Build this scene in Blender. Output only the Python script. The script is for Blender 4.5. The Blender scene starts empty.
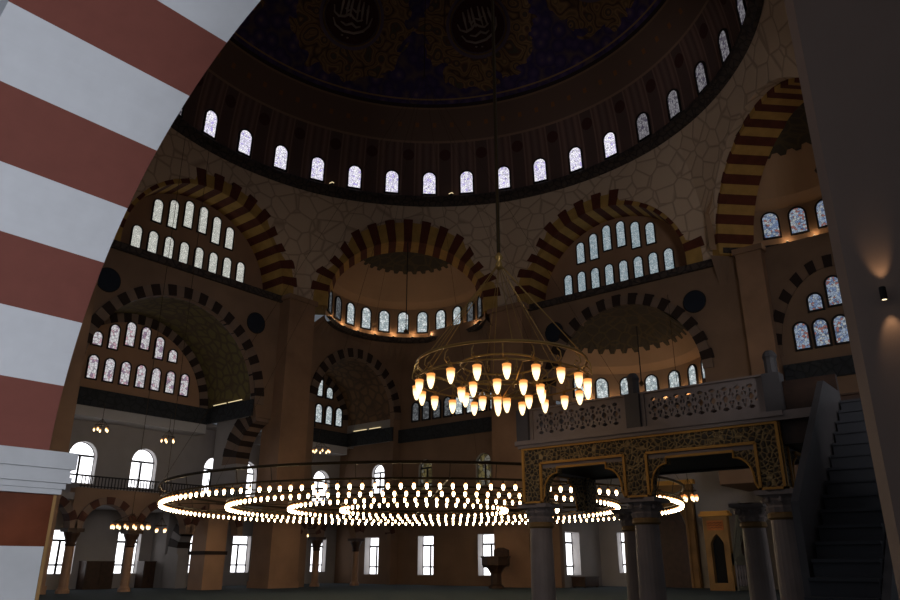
import bpy, math, random
from mathutils import Vector
random.seed(7)
COL = bpy.context.scene.collection
PI = math.pi
sin, cos, rad = math.sin, math.cos, math.radians

# ------------------------------------------------------------------ materials
MATS = {}
def new_mat(name):
    m = bpy.data.materials.new(name); m.use_nodes = True
    nt = m.node_tree; nt.nodes.clear()
    out = nt.nodes.new('ShaderNodeOutputMaterial')
    MATS[name] = m
    return m, nt, out
def N(nt, t, **kw):
    n = nt.nodes.new(t)
    for k, v in kw.items():
        if k in n.inputs: n.inputs[k].default_value = v
        else: setattr(n, k, v)
    return n
def L(nt, a, b): nt.links.new(a, b)
def ramp(nt, fac, stops, interp='LINEAR'):
    r = nt.nodes.new('ShaderNodeValToRGB'); r.color_ramp.interpolation = interp
    els = r.color_ramp.elements
    while len(els) < len(stops): els.new(0.5)
    for e, (p, c) in zip(els, stops):
        e.position = p; e.color = (c[0], c[1], c[2], 1)
    L(nt, fac, r.inputs[0]); return r
def surf(name, col, rough=.7, metal=0, var=.15, scale=1.2, bump=0, spec=.3):
    m, nt, out = new_mat(name)
    b = N(nt, 'ShaderNodeBsdfPrincipled'); b.inputs['Roughness'].default_value = rough
    b.inputs['Metallic'].default_value = metal; b.inputs['Specular IOR Level'].default_value = spec
    tc = N(nt, 'ShaderNodeTexCoord'); no = N(nt, 'ShaderNodeTexNoise'); no.inputs['Scale'].default_value = scale
    no.inputs['Detail'].default_value = 5
    L(nt, tc.outputs['Object'], no.inputs['Vector'])
    lo = [c * (1 - var) for c in col]; hi = [min(1, c * (1 + var)) for c in col]
    r = ramp(nt, no.outputs[0], [(.3, lo), (.7, hi)])
    L(nt, r.outputs[0], b.inputs['Base Color'])
    if bump:
        bp = N(nt, 'ShaderNodeBump'); bp.inputs['Strength'].default_value = bump; bp.inputs['Distance'].default_value = .05
        L(nt, no.outputs[0], bp.inputs['Height']); L(nt, bp.outputs[0], b.inputs['Normal'])
    L(nt, b.outputs[0], out.inputs[0]); return m
def cells(name, col, line, scale, width=.06, rough=.8, bump=.4, metal=0, stretch=(1, 1, 1)):
    """stone or carved surface with a network of darker joints"""
    m, nt, out = new_mat(name)
    b = N(nt, 'ShaderNodeBsdfPrincipled'); b.inputs['Roughness'].default_value = rough; b.inputs['Metallic'].default_value = metal
    tc = N(nt, 'ShaderNodeTexCoord'); mp = N(nt, 'ShaderNodeMapping'); mp.inputs['Scale'].default_value = stretch
    L(nt, tc.outputs['Object'], mp.inputs[0])
    v = N(nt, 'ShaderNodeTexVoronoi'); v.feature = 'DISTANCE_TO_EDGE'; v.inputs['Scale'].default_value = scale
    L(nt, mp.outputs[0], v.inputs['Vector'])
    r = ramp(nt, v.outputs['Distance'], [(0, line), (width, col)])
    L(nt, r.outputs[0], b.inputs['Base Color'])
    bp = N(nt, 'ShaderNodeBump'); bp.inputs['Strength'].default_value = bump; bp.inputs['Distance'].default_value = .06
    r2 = ramp(nt, v.outputs['Distance'], [(0, (0, 0, 0)), (width * 1.5, (1, 1, 1))])
    L(nt, r2.outputs[0], bp.inputs['Height']); L(nt, bp.outputs[0], b.inputs['Normal'])
    L(nt, b.outputs[0], out.inputs[0]); return m
def glow(name, stops, strength, scale=6, kind='cells'):
    """lit window pane: coloured glass pieces with daylight behind"""
    m, nt, out = new_mat(name)
    e = N(nt, 'ShaderNodeEmission'); e.inputs['Strength'].default_value = strength
    tc = N(nt, 'ShaderNodeTexCoord')
    v = N(nt, 'ShaderNodeTexVoronoi'); v.inputs['Scale'].default_value = scale
    L(nt, tc.outputs['Object'], v.inputs['Vector'])
    sp = N(nt, 'ShaderNodeSeparateColor'); L(nt, v.outputs['Color'], sp.inputs[0])
    r = ramp(nt, sp.outputs[0], stops, 'CONSTANT')
    v2 = N(nt, 'ShaderNodeTexVoronoi'); v2.feature = 'DISTANCE_TO_EDGE'; v2.inputs['Scale'].default_value = scale
    L(nt, tc.outputs['Object'], v2.inputs['Vector'])
    r2 = ramp(nt, v2.outputs['Distance'], [(0, (.25, .25, .28)), (.12, (1, 1, 1))])
    mx = N(nt, 'ShaderNodeMix'); mx.data_type = 'RGBA'; mx.blend_type = 'MULTIPLY'; mx.inputs[0].default_value = 1
    L(nt, r.outputs[0], mx.inputs[6]); L(nt, r2.outputs[0], mx.inputs[7])
    L(nt, mx.outputs[2], e.inputs['Color']); L(nt, e.outputs[0], out.inputs[0]); return m
def plain_glow(name, col, strength):
    m, nt, out = new_mat(name)
    e = N(nt, 'ShaderNodeEmission'); e.inputs['Color'].default_value = (*col, 1); e.inputs['Strength'].default_value = strength
    L(nt, e.outputs[0], out.inputs[0]); return m
def lamp_glow(name, lo, hi, z0, z1):
    """frosted glass tulip: white hot at the bulb, amber at the collar"""
    m, nt, out = new_mat(name)
    tc = N(nt, 'ShaderNodeTexCoord'); sp = N(nt, 'ShaderNodeSeparateXYZ'); L(nt, tc.outputs['Object'], sp.inputs[0])
    mr = N(nt, 'ShaderNodeMapRange'); mr.inputs[1].default_value = z0; mr.inputs[2].default_value = z1
    L(nt, sp.outputs[2], mr.inputs[0])
    r = ramp(nt, mr.outputs[0], [(0, lo), (.5, (lo[0], lo[1], lo[2])), (.8, hi), (1, (hi[0] * .6, hi[1] * .45, hi[2] * .4))])
    e = N(nt, 'ShaderNodeEmission'); L(nt, r.outputs[0], e.inputs['Color']); e.inputs['Strength'].default_value = 1.0
    L(nt, e.outputs[0], out.inputs[0]); return m

plaster = surf('brown_plaster', (.215, .130, .082), .8, var=.12, scale=.6)
tymp = surf('warm_plaster', (.34, .190, .110), .8, var=.1, scale=.5)
domeplaster = surf('ochre_plaster', (.40, .245, .140), .8, var=.08, scale=.4)
pierm = surf('brown_marble', (.29, .165, .098), .55, var=.25, scale=.5, spec=.25)
grey = surf('grey_plaster', (.30, .27, .255), .8, var=.06)
whitebeam = surf('white_plaster', (.42, .40, .39), .8, var=.05)
mustard = surf('mustard_stone', (.44, .255, .070), .8, var=.15, scale=2)
oxblood = surf('dark_red_stone', (.105, .026, .012), .8, var=.2, scale=2)
tan_v = surf('tan_stone', (.19, .125, .09), .8, var=.1)
dark_v = surf('blackish_stone', (.026, .014, .010), .8, var=.1)
pinkst = surf('pink_stone', (.185, .060, .046), .75, var=.05, scale=3)
whitest = surf('white_stone', (.62, .65, .70), .7, var=.03, scale=3)
panelbrown = surf('polished_brown_marble', (.115, .035, .018), .12, var=.25, scale=1.5, spec=.5)
greystone = surf('pale_grey_marble', (.46, .48, .51), .5, var=.05, scale=2)
cornice_m = cells('dark_carved_cornice', (.060, .040, .032), (.018, .012, .010), 2.6, .16)
belt_m = cells('dark_blue_carved_belt', (.020, .022, .026), (.007, .008, .009), 2.4, .1)
penden = cells('honeycomb_stone', (.60, .43, .30), (.37, .25, .17), .95, .07, stretch=(1, 1, 1.1))
vault = cells('olive_patterned_vault', (.15, .118, .035), (.085, .055, .025), 1.6, .2, bump=0)
vaultred = cells('russet_patterned_vault', (.18, .095, .04), (.085, .046, .022), 1.5, .2, bump=0)
ornament = cells('dark_arabesque', (.050, .036, .020), (.085, .058, .022), 1.3, .1, bump=0)
darkframe = surf('dark_frame', (.018, .015, .014), .7)
bluedisc = surf('deep_blue_panel', (.010, .014, .024), .6)
gold_ln = surf('faded_gold', (.26, .15, .055), .6)
brass = surf('brass', (.42, .26, .085), .35, metal=.9)
darkbrass = surf('dark_brass', (.06, .037, .016), .45, metal=.8)
carpet = surf('slate_blue_carpet', (.022, .042, .058), .95, var=.12, scale=2)
greyset = surf('grey_platform_marble', (.27, .215, .195), .55, var=.12, scale=2.5)
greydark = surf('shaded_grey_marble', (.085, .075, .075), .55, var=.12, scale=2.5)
stairm = surf('dark_slate_steps', (.050, .050, .056), .6, var=.12, scale=3)
gildcarve = cells('gilded_carving', (.075, .055, .036), (.46, .31, .135), 13.0, .20, bump=.8)
goldtrim = surf('gold_trim', (.60, .29, .055), .5, var=.1)
walnut = surf('dark_walnut', (.045, .022, .013), .5, var=.3, scale=4)
palewood = surf('greenish_white_marble', (.24, .225, .165), .6, var=.1)
pillarm = surf('taupe_pillar', (.33, .225, .180), .7, var=.05)
goldmarble = surf('honey_marble', (.22, .115, .035), .5, var=.35, scale=.8)
black = surf('painted_shade_black', (.006, .006, .007), .9)
redpanel = surf('red_gold_panel', (.36, .11, .025), .6)
maroon = surf('maroon_paint', (.075, .020, .016), .7)
pale_line = surf('pale_lettering', (.42, .32, .26), .7)

g_cream = glow('cream_glass', [(0, (.80, .80, .72)), (.35, (.66, .67, .60)), (.7, (.88, .88, .80))], .74, 9)
g_pink = glow('stained_pink_glass', [(0, (.82, .78, .80)), (.5, (.72, .45, .52)), (.66, (.85, .84, .86)), (.9, (.35, .25, .35))], .70, 7)
g_blue = glow('pale_blue_glass', [(0, (.46, .56, .60)), (.35, (.36, .47, .52)), (.65, (.55, .64, .68))], .66, 9)
g_lav = glow('lavender_glass', [(0, (.86, .82, 1.0)), (.3, (.70, .66, .85)), (.5, (.95, .93, 1.0)), (.92, (.5, .42, .85))], 1.05, 8)
g_lavdim = glow('dim_lavender_glass', [(0, (.42, .40, .44)), (.35, (.22, .20, .24)), (.55, (.50, .48, .52)), (.9, (.14, .12, .18))], .38, 7)
g_mosaic = glow('mosaic_glass', [(0, (.46, .56, .72)), (.35, (.25, .34, .55)), (.6, (.62, .66, .68)), (.8, (.45, .20, .18)), (.92, (.16, .2, .3))], .50, 9)
g_grey = glow('grey_glass', [(0, (.60, .68, .68)), (.35, (.42, .50, .52)), (.65, (.84, .90, .90))], .80, 6)
g_greydim = glow('dim_grey_glass', [(0, (.30, .32, .33)), (.35, (.16, .17, .18)), (.65, (.36, .38, .40))], .30, 6)
g_clear = plain_glow('bright_daylight_pane', (1.0, 1.0, 1.04), 2.4)
g_fill = plain_glow('added_fill_pane', (.955, .965, 1.02), 27.5)  # fill glow for the added aisle windows
g_gold = glow('golden_glass', [(0, (.30, .24, .10)), (.4, (.12, .09, .04)), (.7, (.34, .32, .26))], .35, 4)
lampg = lamp_glow('frosted_lamp', (24, 17.8, 10.0), (1.7, .75, .22), -.10, .10)
lampg2 = lamp_glow('frosted_small_lamp', (3.4, 2.5, 1.35), (1.4, .62, .18), -.10, .10)
lampbig = lamp_glow('frosted_tulip', (2.6, 1.9, 1.0), (1.25, .50, .13), -.13, .13)
stripg = plain_glow('warm_strip', (1.0, .80, .45), .8)
smallg = plain_glow('warm_bulb', (1.0, .80, .48), 2.2)

# dome paint ---------------------------------------------------------------
def math_n(nt, op, a, b=None, c=None):
    n = N(nt, 'ShaderNodeMath'); n.operation = op
    for i, v in enumerate((a, b, c)):
        if v is None: continue
        if isinstance(v, (int, float)): n.inputs[i].default_value = v
        else: L(nt, v, n.inputs[i])
    return n.outputs[0]
def mixc(nt, fac, a, b):
    mx = N(nt, 'ShaderNodeMix'); mx.data_type = 'RGBA'
    if isinstance(fac, (int, float)): mx.inputs[0].default_value = fac
    else: L(nt, fac, mx.inputs[0])
    for i, v in ((6, a), (7, b)):
        if isinstance(v, tuple): mx.inputs[i].default_value = (*v, 1)
        else: L(nt, v, mx.inputs[i])
    return mx.outputs[2]
def dome_paint(R):
    m, nt, out = new_mat('dome_paint')
    b = N(nt, 'ShaderNodeBsdfPrincipled'); b.inputs['Roughness'].default_value = .85; b.inputs['Specular IOR Level'].default_value = .15
    tc = N(nt, 'ShaderNodeTexCoord'); sp = N(nt, 'ShaderNodeSeparateXYZ'); L(nt, tc.outputs['Object'], sp.inputs[0])
    az = math_n(nt, 'MULTIPLY', math_n(nt, 'ARCTAN2', sp.outputs[0], sp.outputs[1]), 180 / PI)
    el = math_n(nt, 'MULTIPLY', math_n(nt, 'ARCSINE', math_n(nt, 'DIVIDE', sp.outputs[2], R)), 180 / PI)
    f = math_n(nt, 'PINGPONG', math_n(nt, 'ADD', az, 742.5), 22.5)       # 0 at a roundel axis, 22.5 between two
    dx = math_n(nt, 'MULTIPLY', f, .72); dy = math_n(nt, 'SUBTRACT', el, 44.0)
    d = math_n(nt, 'SQRT', math_n(nt, 'ADD', math_n(nt, 'MULTIPLY', dx, dx), math_n(nt, 'MULTIPLY', dy, dy)))
    no = N(nt, 'ShaderNodeTexNoise'); no.inputs['Scale'].default_value = .55; no.inputs['Detail'].default_value = 1; no.inputs['Distortion'].default_value = 1.5
    L(nt, tc.outputs['Object'], no.inputs['Vector'])
    dn = math_n(nt, 'ADD', d, math_n(nt, 'MULTIPLY', math_n(nt, 'SUBTRACT', no.outputs[0], .5), 9.0))
    wv = N(nt, 'ShaderNodeTexVoronoi'); wv.feature = 'SMOOTH_F1'; wv.inputs['Scale'].default_value = 1.25
    L(nt, tc.outputs['Object'], wv.inputs['Vector'])
    scroll = math_n(nt, 'PINGPONG', math_n(nt, 'MULTIPLY', wv.outputs['Distance'], 4.0), 1.0)
    gold = ramp(nt, scroll, [(0, (.022, .014, .010)), (.25, (.095, .060, .026)), (.45, (.050, .034, .016)), (.6, (.110, .070, .030)), (.8, (.040, .022, .014)), (1, (.030, .032, .022))]).outputs[0]
    v3 = N(nt, 'ShaderNodeTexVoronoi'); v3.inputs['Scale'].default_value = 1.3; L(nt, tc.outputs['Object'], v3.inputs['Vector'])
    blue = ramp(nt, v3.outputs['Distance'], [(0, (.070, .050, .045)), (.25, (.030, .022, .050)), (.55, (.016, .012, .034)), (.9, (.040, .030, .030))]).outputs[0]
    inring = math_n(nt, 'MULTIPLY', math_n(nt, 'GREATER_THAN', d, 8.2), math_n(nt, 'LESS_THAN', dn, 14.6))
    upper = mixc(nt, inring, blue, gold)
    halo = math_n(nt, 'LESS_THAN', d, 8.2)
    upper = mixc(nt, halo, upper, (.048, .040, .052))
    # lower bands
    az2 = math_n(nt, 'PINGPONG', math_n(nt, 'SUBTRACT', az, 32.53 + 3600.0), 4.8649)   # panels between the windows
    panel = ramp(nt, math_n(nt, 'DIVIDE', az2, 4.8649), [(0, (.034, .024, .020)), (.30, (.036, .024, .020)), (.36, (.078, .052, .040)), (.44, (.040, .026, .020)), (.62, (.070, .046, .036)), (.78, (.036, .024, .020)), (1, (.058, .040, .032))]).outputs[0]
    sx = math_n(nt, 'MULTIPLY', math_n(nt, 'PINGPONG', math_n(nt, 'SUBTRACT', az, 32.53 + 3600.0), 4.8649), 1.0)
    e1 = math_n(nt, 'SUBTRACT', el, 12.0)
    sd = math_n(nt, 'SQRT', math_n(nt, 'ADD', math_n(nt, 'MULTIPLY', sx, sx), math_n(nt, 'MULTIPLY', e1, e1)))
    panel = mixc(nt, math_n(nt, 'LESS_THAN', sd, 1.5), panel, (.022, .010, .008))
    ss = math_n(nt, 'PINGPONG', az, 2.4)
    e2 = math_n(nt, 'ABSOLUTE', math_n(nt, 'SUBTRACT', el, 20.0))
    dots = math_n(nt, 'MULTIPLY', math_n(nt, 'LESS_THAN', ss, .5), math_n(nt, 'LESS_THAN', e2, .6))
    band = mixc(nt, dots, (.050, .034, .024), (.085, .040, .016))
    low = mixc(nt, math_n(nt, 'GREATER_THAN', el, 15.5), panel, band)
    whole = mixc(nt, math_n(nt, 'GREATER_THAN', el, 24.8), low, upper)
    for lo_, hi_, c in ((15.2, 15.8, (.085, .058, .038)), (24.0, 24.5, (.075, .050, .030)), (24.5, 25.4, (.012, .009, .008)), (26.4, 26.8, (.10, .066, .030))):
        mk = math_n(nt, 'MULTIPLY', math_n(nt, 'GREATER_THAN', el, lo_), math_n(nt, 'LESS_THAN', el, hi_))
        whole = mixc(nt, mk, whole, c)
    br = N(nt, 'ShaderNodeMix'); br.data_type = 'RGBA'; br.blend_type = 'MULTIPLY'; br.inputs[0].default_value = 1; br.inputs[7].default_value = (3.9, 3.4, 3.5, 1)
    L(nt, whole, br.inputs[6]); L(nt, br.outputs[2], b.inputs['Base Color']); L(nt, b.outputs[0], out.inputs[0]); return m

# ------------------------------------------------------------------ mesh builder
class MB:
    def __init__(s): s.v = []; s.f = []; s.m = []
    def face(s, pts, mi=0):
        i = len(s.v); s.v += [tuple(p) for p in pts]; s.f.append(tuple(range(i, i + len(pts)))); s.m.append(mi)
    def box(s, x0, x1, y0, y1, z0, z1, mi=0):
        p = [(x0, y0, z0), (x1, y0, z0), (x1, y1, z0), (x0, y1, z0), (x0, y0, z1), (x1, y0, z1), (x1, y1, z1), (x0, y1, z1)]
        s.hexa(p, mi)
    def hexa(s, p, mi=0):
        i = len(s.v); s.v += [tuple(q) for q in p]
        for f in ((3, 2, 1, 0), (4, 5, 6, 7), (0, 1, 5, 4), (1, 2, 6, 5), (2, 3, 7, 6), (3, 0, 4, 7)):
            s.f.append(tuple(i + k for k in f)); s.m.append(mi)
    def prism(s, poly, fn, d0, d1, mi=0):
        """polygon poly [(a,b)] extruded from depth d0 to d1 through fn(a,b,d)"""
        n = len(poly); i = len(s.v)
        s.v += [tuple(fn(a, b, d0)) for a, b in poly] + [tuple(fn(a, b, d1)) for a, b in poly]
        s.f.append(tuple(range(i, i + n))); s.m.append(mi)
        s.f.append(tuple(range(i + 2 * n - 1, i + n - 1, -1))); s.m.append(mi)
        for k in range(n):
            k2 = (k + 1) % n; s.f.append((i + k, i + n + k, i + n + k2, i + k2)); s.m.append(mi)
    def lathe(s, prof, c=(0, 0, 0), n=16, a0=0, a1=2 * PI, mi=0, flute=0):
        full = abs(a1 - a0 - 2 * PI) < 1e-6; k = n if full else n + 1; i = len(s.v)
        for r, z in prof:
            for j in range(k):
                a = a0 + (a1 - a0) * j / n; rr = r * (1 + (flute if j % 2 else 0))
                s.v.append((c[0] + rr * cos(a), c[1] + rr * sin(a), c[2] + z))
        for q in range(len(prof) - 1):
            for j in range(n):
                j2 = (j + 1) % k
                s.f.append((i + q * k + j, i + q * k + j2, i + (q + 1) * k + j2, i + (q + 1) * k + j)); s.m.append(mi)
    def tube(s, pts, r, n=6, closed=False, mi=0):
        pts = [Vector(p) for p in pts]; k = len(pts); i = len(s.v)
        for q in range(k):
            a = pts[(q - 1) % k] if (closed or q > 0) else pts[q]; b = pts[(q + 1) % k] if (closed or q < k - 1) else pts[q]
            t = (b - a).normalized(); up = Vector((0, 0, 1)) if abs(t.z) < .95 else Vector((1, 0, 0))
            u = t.cross(up).normalized(); w = u.cross(t).normalized(); rr = r[q] if isinstance(r, (list, tuple)) else r
            for j in range(n):
                g = 2 * PI * j / n; s.v.append(tuple(pts[q] + u * rr * cos(g) + w * rr * sin(g)))
        for q in range(k if closed else k - 1):
            q2 = (q + 1) % k
            for j in range(n):
                j2 = (j + 1) % n
                s.f.append((i + q * n + j, i + q * n + j2, i + q2 * n + j2, i + q2 * n + j)); s.m.append(mi)
    def build(s, name, mats, parent=None, loc=None, smooth=False):
        me = bpy.data.meshes.new(name); me.from_pydata(s.v, [], s.f)
        for m in (mats if isinstance(mats, (list, tuple)) else [mats]): me.materials.append(m)
        me.polygons.foreach_set('material_index', s.m)
        if smooth: me.polygons.foreach_set('use_smooth', [True] * len(s.f))
        me.update()
        o = bpy.data.objects.new(name, me); COL.objects.link(o)
        if parent: o.parent = parent
        if loc: o.location = loc
        return o
def tag(o, label=None, cat=None, group=None, kind=None):
    if label: o['label'] = label
    if cat: o['category'] = cat
    if group: o['group'] = group
    if kind: o['kind'] = kind
    return o
def struct(o, label=None): o['kind'] = 'structure'; (o.__setitem__('label', label) if label else None); return o
def empty(name, loc, label=None, cat=None, group=None):
    o = bpy.data.objects.new(name, None); COL.objects.link(o); o.location = loc; o.empty_display_size = .1
    return tag(o, label, cat, group)
def copy_tree(root, loc):
    r = root.copy(); COL.objects.link(r); r.location = loc
    for ch in list(root.children):
        c = ch.copy(); COL.objects.link(c); c.parent = r
        for g in list(ch.children):
            d = g.copy(); COL.objects.link(d); d.parent = c
    return r

# ------------------------------------------------------------------ walls with openings
class Hole:
    def __init__(s, u0, u1, fb, ft, n=12): s.u0, s.u1, s.fb, s.ft, s.n = u0, u1, fb, ft, n
def arch_hole(c, w, z0, zs, rise, n=24):
    return Hole(c - w, c + w, lambda u: z0, lambda u: zs + rise * math.sqrt(max(0, 1 - ((u - c) / w) ** 2)), n)
def wall(fn, u0, u1, zb, zt, holes=(), thick=.4, du=None, nz=1, mb=None, mi=0, rmi=0, back=True):
    mb = mb or MB()
    fb = zb if callable(zb) else (lambda u: zb); ft = zt if callable(zt) else (lambda u: zt)
    br = {u0, u1}
    for h in holes:
        for k in range(h.n + 1):
            g = .5 - .5 * cos(PI * k / h.n); br.add(round(h.u0 + (h.u1 - h.u0) * g, 5))
    if du:
        k = max(1, int((u1 - u0) / du)); br |= {u0 + (u1 - u0) * j / k for j in range(k + 1)}
    us = sorted(u for u in br if u0 - 1e-6 <= u <= u1 + 1e-6)
    def strip(ua, ub, fa, fz, d):
        for q in range(nz):
            s0, s1 = q / nz, (q + 1) / nz
            z = [fa(ua) + (fz(ua) - fa(ua)) * s0, fa(ub) + (fz(ub) - fa(ub)) * s0, fa(ub) + (fz(ub) - fa(ub)) * s1, fa(ua) + (fz(ua) - fa(ua)) * s1]
            mb.face([fn(ua, z[0], d), fn(ub, z[1], d), fn(ub, z[2], d), fn(ua, z[3], d)], mi)
    for ua, ub in zip(us, us[1:]):
        if ub - ua < 1e-5: continue
        m = (ua + ub) / 2
        act = sorted([h for h in holes if h.u0 < m < h.u1], key=lambda h: h.fb(m))
        lo = fb
        for h in act:
            if h.fb(m) > lo(m) + 1e-4:
                strip(ua, ub, lo, h.fb, 0)
                if back: strip(ua, ub, lo, h.fb, thick)
            lo = h.ft
            if thick:
                mb.face([fn(ua, h.ft(ua), 0), fn(ub, h.ft(ub), 0), fn(ub, h.ft(ub), thick), fn(ua, h.ft(ua), thick)], rmi)
                if h.fb(m) > fb(m) + 1e-4:
                    mb.face([fn(ua, h.fb(ua), 0), fn(ub, h.fb(ub), 0), fn(ub, h.fb(ub), thick), fn(ua, h.fb(ua), thick)], rmi)
        strip(ua, ub, lo, ft, 0)
        if back: strip(ua, ub, lo, ft, thick)
    if thick:
        for h in holes:
            for u in (h.u0, h.u1):
                if h.ft(u) > h.fb(u) + 1e-4:
                    mb.face([fn(u, h.fb(u), 0), fn(u, h.ft(u), 0), fn(u, h.ft(u), thick), fn(u, h.fb(u), thick)], rmi)
    return mb
def arch_pts(c, w, z0, zs, rise, n=10):
    p = [(c - w, z0), (c + w, z0)]
    if rise == 0: return p + [(c + w, zs), (c - w, zs)]
    return p + [(c + w * cos(PI * k / n), zs + rise * sin(PI * k / n)) for k in range(n + 1)]
def arch_ring(mb, fn, c, zs, ai, bi, ao, bo, n, d0, d1, extra=.0, sub=2, a0=0., a1=PI, flip=0):
    """voussoirs: n wedge blocks, colours alternating, the dark ones standing a little proud"""
    for k in range(n):
        mi = (k + flip) % 2; ex = extra if mi else 0; dd = -.04 if mi else 0
        for j in range(sub):
            t0 = a0 + (a1 - a0) * (k + j / sub) / n; t1 = a0 + (a1 - a0) * (k + (j + 1) / sub) / n
            q = [(ai * cos(t), bi * sin(t)) for t in (t0, t1)] + [((ao + ex) * cos(t), (bo + ex) * sin(t)) for t in (t1, t0)]
            mb.hexa([fn(c + a, zs + b, d0 + dd) for a, b in q] + [fn(c + a, zs + b, d1) for a, b in q], mi)
    return mb

WIN = [0]
def window(fn, c, w, z0, z1, pane, d=-.04, frame=.10, fmat=None, style='stained', kind='arch', label=None, n=10):
    """arched or square-headed window: frame with its glazing bars, and a lit pane as child"""
    WIN[0] += 1; rise = w if kind == 'arch' else 0; zs = z1 - rise
    f = MB()
    inner = arch_pts(c, w, z0, zs, rise, n); outer = arch_pts(c, w + frame, z0 - frame, zs + (0 if rise else frame), (w + frame) if rise else 0, n)
    for k in range(len(inner)):
        k2 = (k + 1) % len(inner)
        q = [inner[k], inner[k2], outer[k2], outer[k]]
        f.hexa([fn(a, b, d - .06) for a, b in q] + [fn(a, b, d + .05) for a, b in q])
    def bar(ua, ub, za, zb):
        q = [(ua, za), (ub, za), (ub, zb), (ua, zb)]
        f.hexa([fn(a, b, d - .05) for a, b in q] + [fn(a, b, d + .01) for a, b in q])
    if style == 'clear':
        t = .055; h = z1 - z0
        bar(c - w, c + w, z0 + h * .18, z0 + h * .18 + t * 1.6)
        bar(c - w, c + w, (zs if rise else z0 + h * .74), (zs if rise else z0 + h * .74) + t * 2)
        bar(c - t, c + t, z0, zs if rise else z0 + h * .74)
    o = f.build('window_%d' % WIN[0], fmat or darkframe); struct(o, label)
    p = MB(); p.face([fn(a, b, d) for a, b in inner])
    p.build('window_pane', pane, o)
    return o

# maps: u along the wall, z up, d into the wall
A = 15.5
ML = lambda u, z, d: (-A - d, u, z)
MQ = lambda u, z, d: (u, A + d, z)
def diag_map(cx, cy, ax):                 # wall square to a diagonal; ax = azimuth of its outward direction in degrees
    n = (sin(rad(ax)), cos(rad(ax))); t = (cos(rad(ax)), -sin(rad(ax)))
    return lambda u, z, d: (cx + n[0] * d + t[0] * u, cy + n[1] * d + t[1] * u, z)
def cyl_map(cx, cy, r, ax):
    return lambda u, z, d: (cx + (r + d) * sin(rad(ax) + u / r), cy + (r + d) * cos(rad(ax) + u / r), z)
RING = 15.5
def pend(fn, z0=17.0, z1=24.6):
    """lean a flat side in (or out) towards the round cornice of the dome as it rises"""
    def g(u, z, d):
        x, y, _ = fn(u, z, d); s = max(0, min(1, (z - z0) / (z1 - z0))) ** 1.4; r = math.hypot(x, y)
        k = (r + (RING + d - r) * s) / r if r > 1e-6 else 1
        return (x * k, y * k, z)
    return g

# ------------------------------------------------------------------ floor
f = MB(); f.box(-24, 32, -32, 24, -.3, 0); struct(f.build('floor', carpet), 'blue grey carpet floor of the prayer hall')

# ------------------------------------------------------------------ octagon sides: lunettes, exedrae, honeycomb pendentives
ZC = 16.9
NWc = (-10.8, 10.8); NEc = (12.4, 10.8)
M_NW = diag_map(*NWc, -45); M_NE = diag_map(*NEc, 45)
sides = [('wall_left', ML, -8.0, 6.1, -.95, 5.25, 4.85, 6.15, 5.65, 17.3), ('wall_qibla', MQ, -6.1, 8.0, .95, 5.25, 4.85, 6.15, 5.65, 17.3),
         ('wall_northwest', M_NW, -6.65, 6.65, 0, 5.1, 4.2, 6.0, 5.6, 17.4), ('wall_northeast', M_NE, -6.6, 6.6, 0, 5.75, 5.2, 6.5, 6.3, 17.0)]
for nm, fn, u0, u1, c, ai, bi, ao, bo, zs in sides:
    g = pend(fn)
    mb = wall(g, u0, u1, ZC, 24.7, [arch_hole(c, ai + .3, ZC - .1, zs, bi + .3)], .5, du=.7, nz=6)
    o = struct(mb.build(nm, penden), 'honeycomb carved stone above the striped arch')
    r = MB(); arch_ring(r, fn, c, zs, ai, bi, ao, bo, 31, -.12, 1.9, .24)
    if zs > ZC:                                                     # short straight legs below the spring
        for s in (-1, 1):
            q = [(c + s * ai, ZC), (c + s * ao, ZC), (c + s * ao, zs), (c + s * ai, zs)]
            r.hexa([fn(a, b, -.12) for a, b in q] + [fn(a, b, 1.9) for a, b in q], 0)
    r.build('striped_arch', [mustard, oxblood], o)
# unseen remaining sides that close the drum
for k, (ax, cx, cy, h) in enumerate(((180, 0, -A, 6.42), (90, 17.0, -.1, 6.4), (135, 10.96, -10.96, 6.42), (-135, -10.96, -10.96, 6.42))):
    fn = diag_map(cx, cy, ax)
    mb = wall(pend(fn), -h, h, ZC, 24.7, [arch_hole(0, 5.4, ZC - .1, 17.4, 4.4)], .5, du=.9, nz=4)
    struct(mb.build('wall_south' if k == 0 else 'wall_drum', penden))

# tympanums with two rows of windows
LU_row = [(-3.48, 19.74, 21.10), (-2.51, 19.74, 21.44), (-1.54, 20.10, 21.77), (-.56, 20.10, 21.77), (.41, 19.74, 21.46), (1.38, 19.72, 21.11)]
for fn, sgn, pane, side in ((ML, 1, g_cream, 'left'), (MQ, -1, g_blue, 'right')):
    c = -.95 * sgn
    mb = wall(lambda u, z, d, fn=fn: fn(u, z, d + 1.85), c - 5.3, c + 5.3, ZC - .3, lambda u, c=c: 17.3 + 4.95 * math.sqrt(max(.002, 1 - ((u - c) / 5.32) ** 2)), [], .3, du=.4)
    o = struct(mb.build('wall_%s' % ('left_tympanum' if sgn > 0 else 'qibla_tympanum'), tymp))
    wf = lambda u, z, d, fn=fn: fn(u, z, d + 1.82)
    for u, z0, z1 in LU_row: window(wf, u * sgn, .265, z0, z1 + .03, pane, frame=.06)
    for k in range(8): window(wf, (-4.48 + .985 * k) * sgn, .265, 17.72, 19.1, pane, frame=.06)

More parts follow.
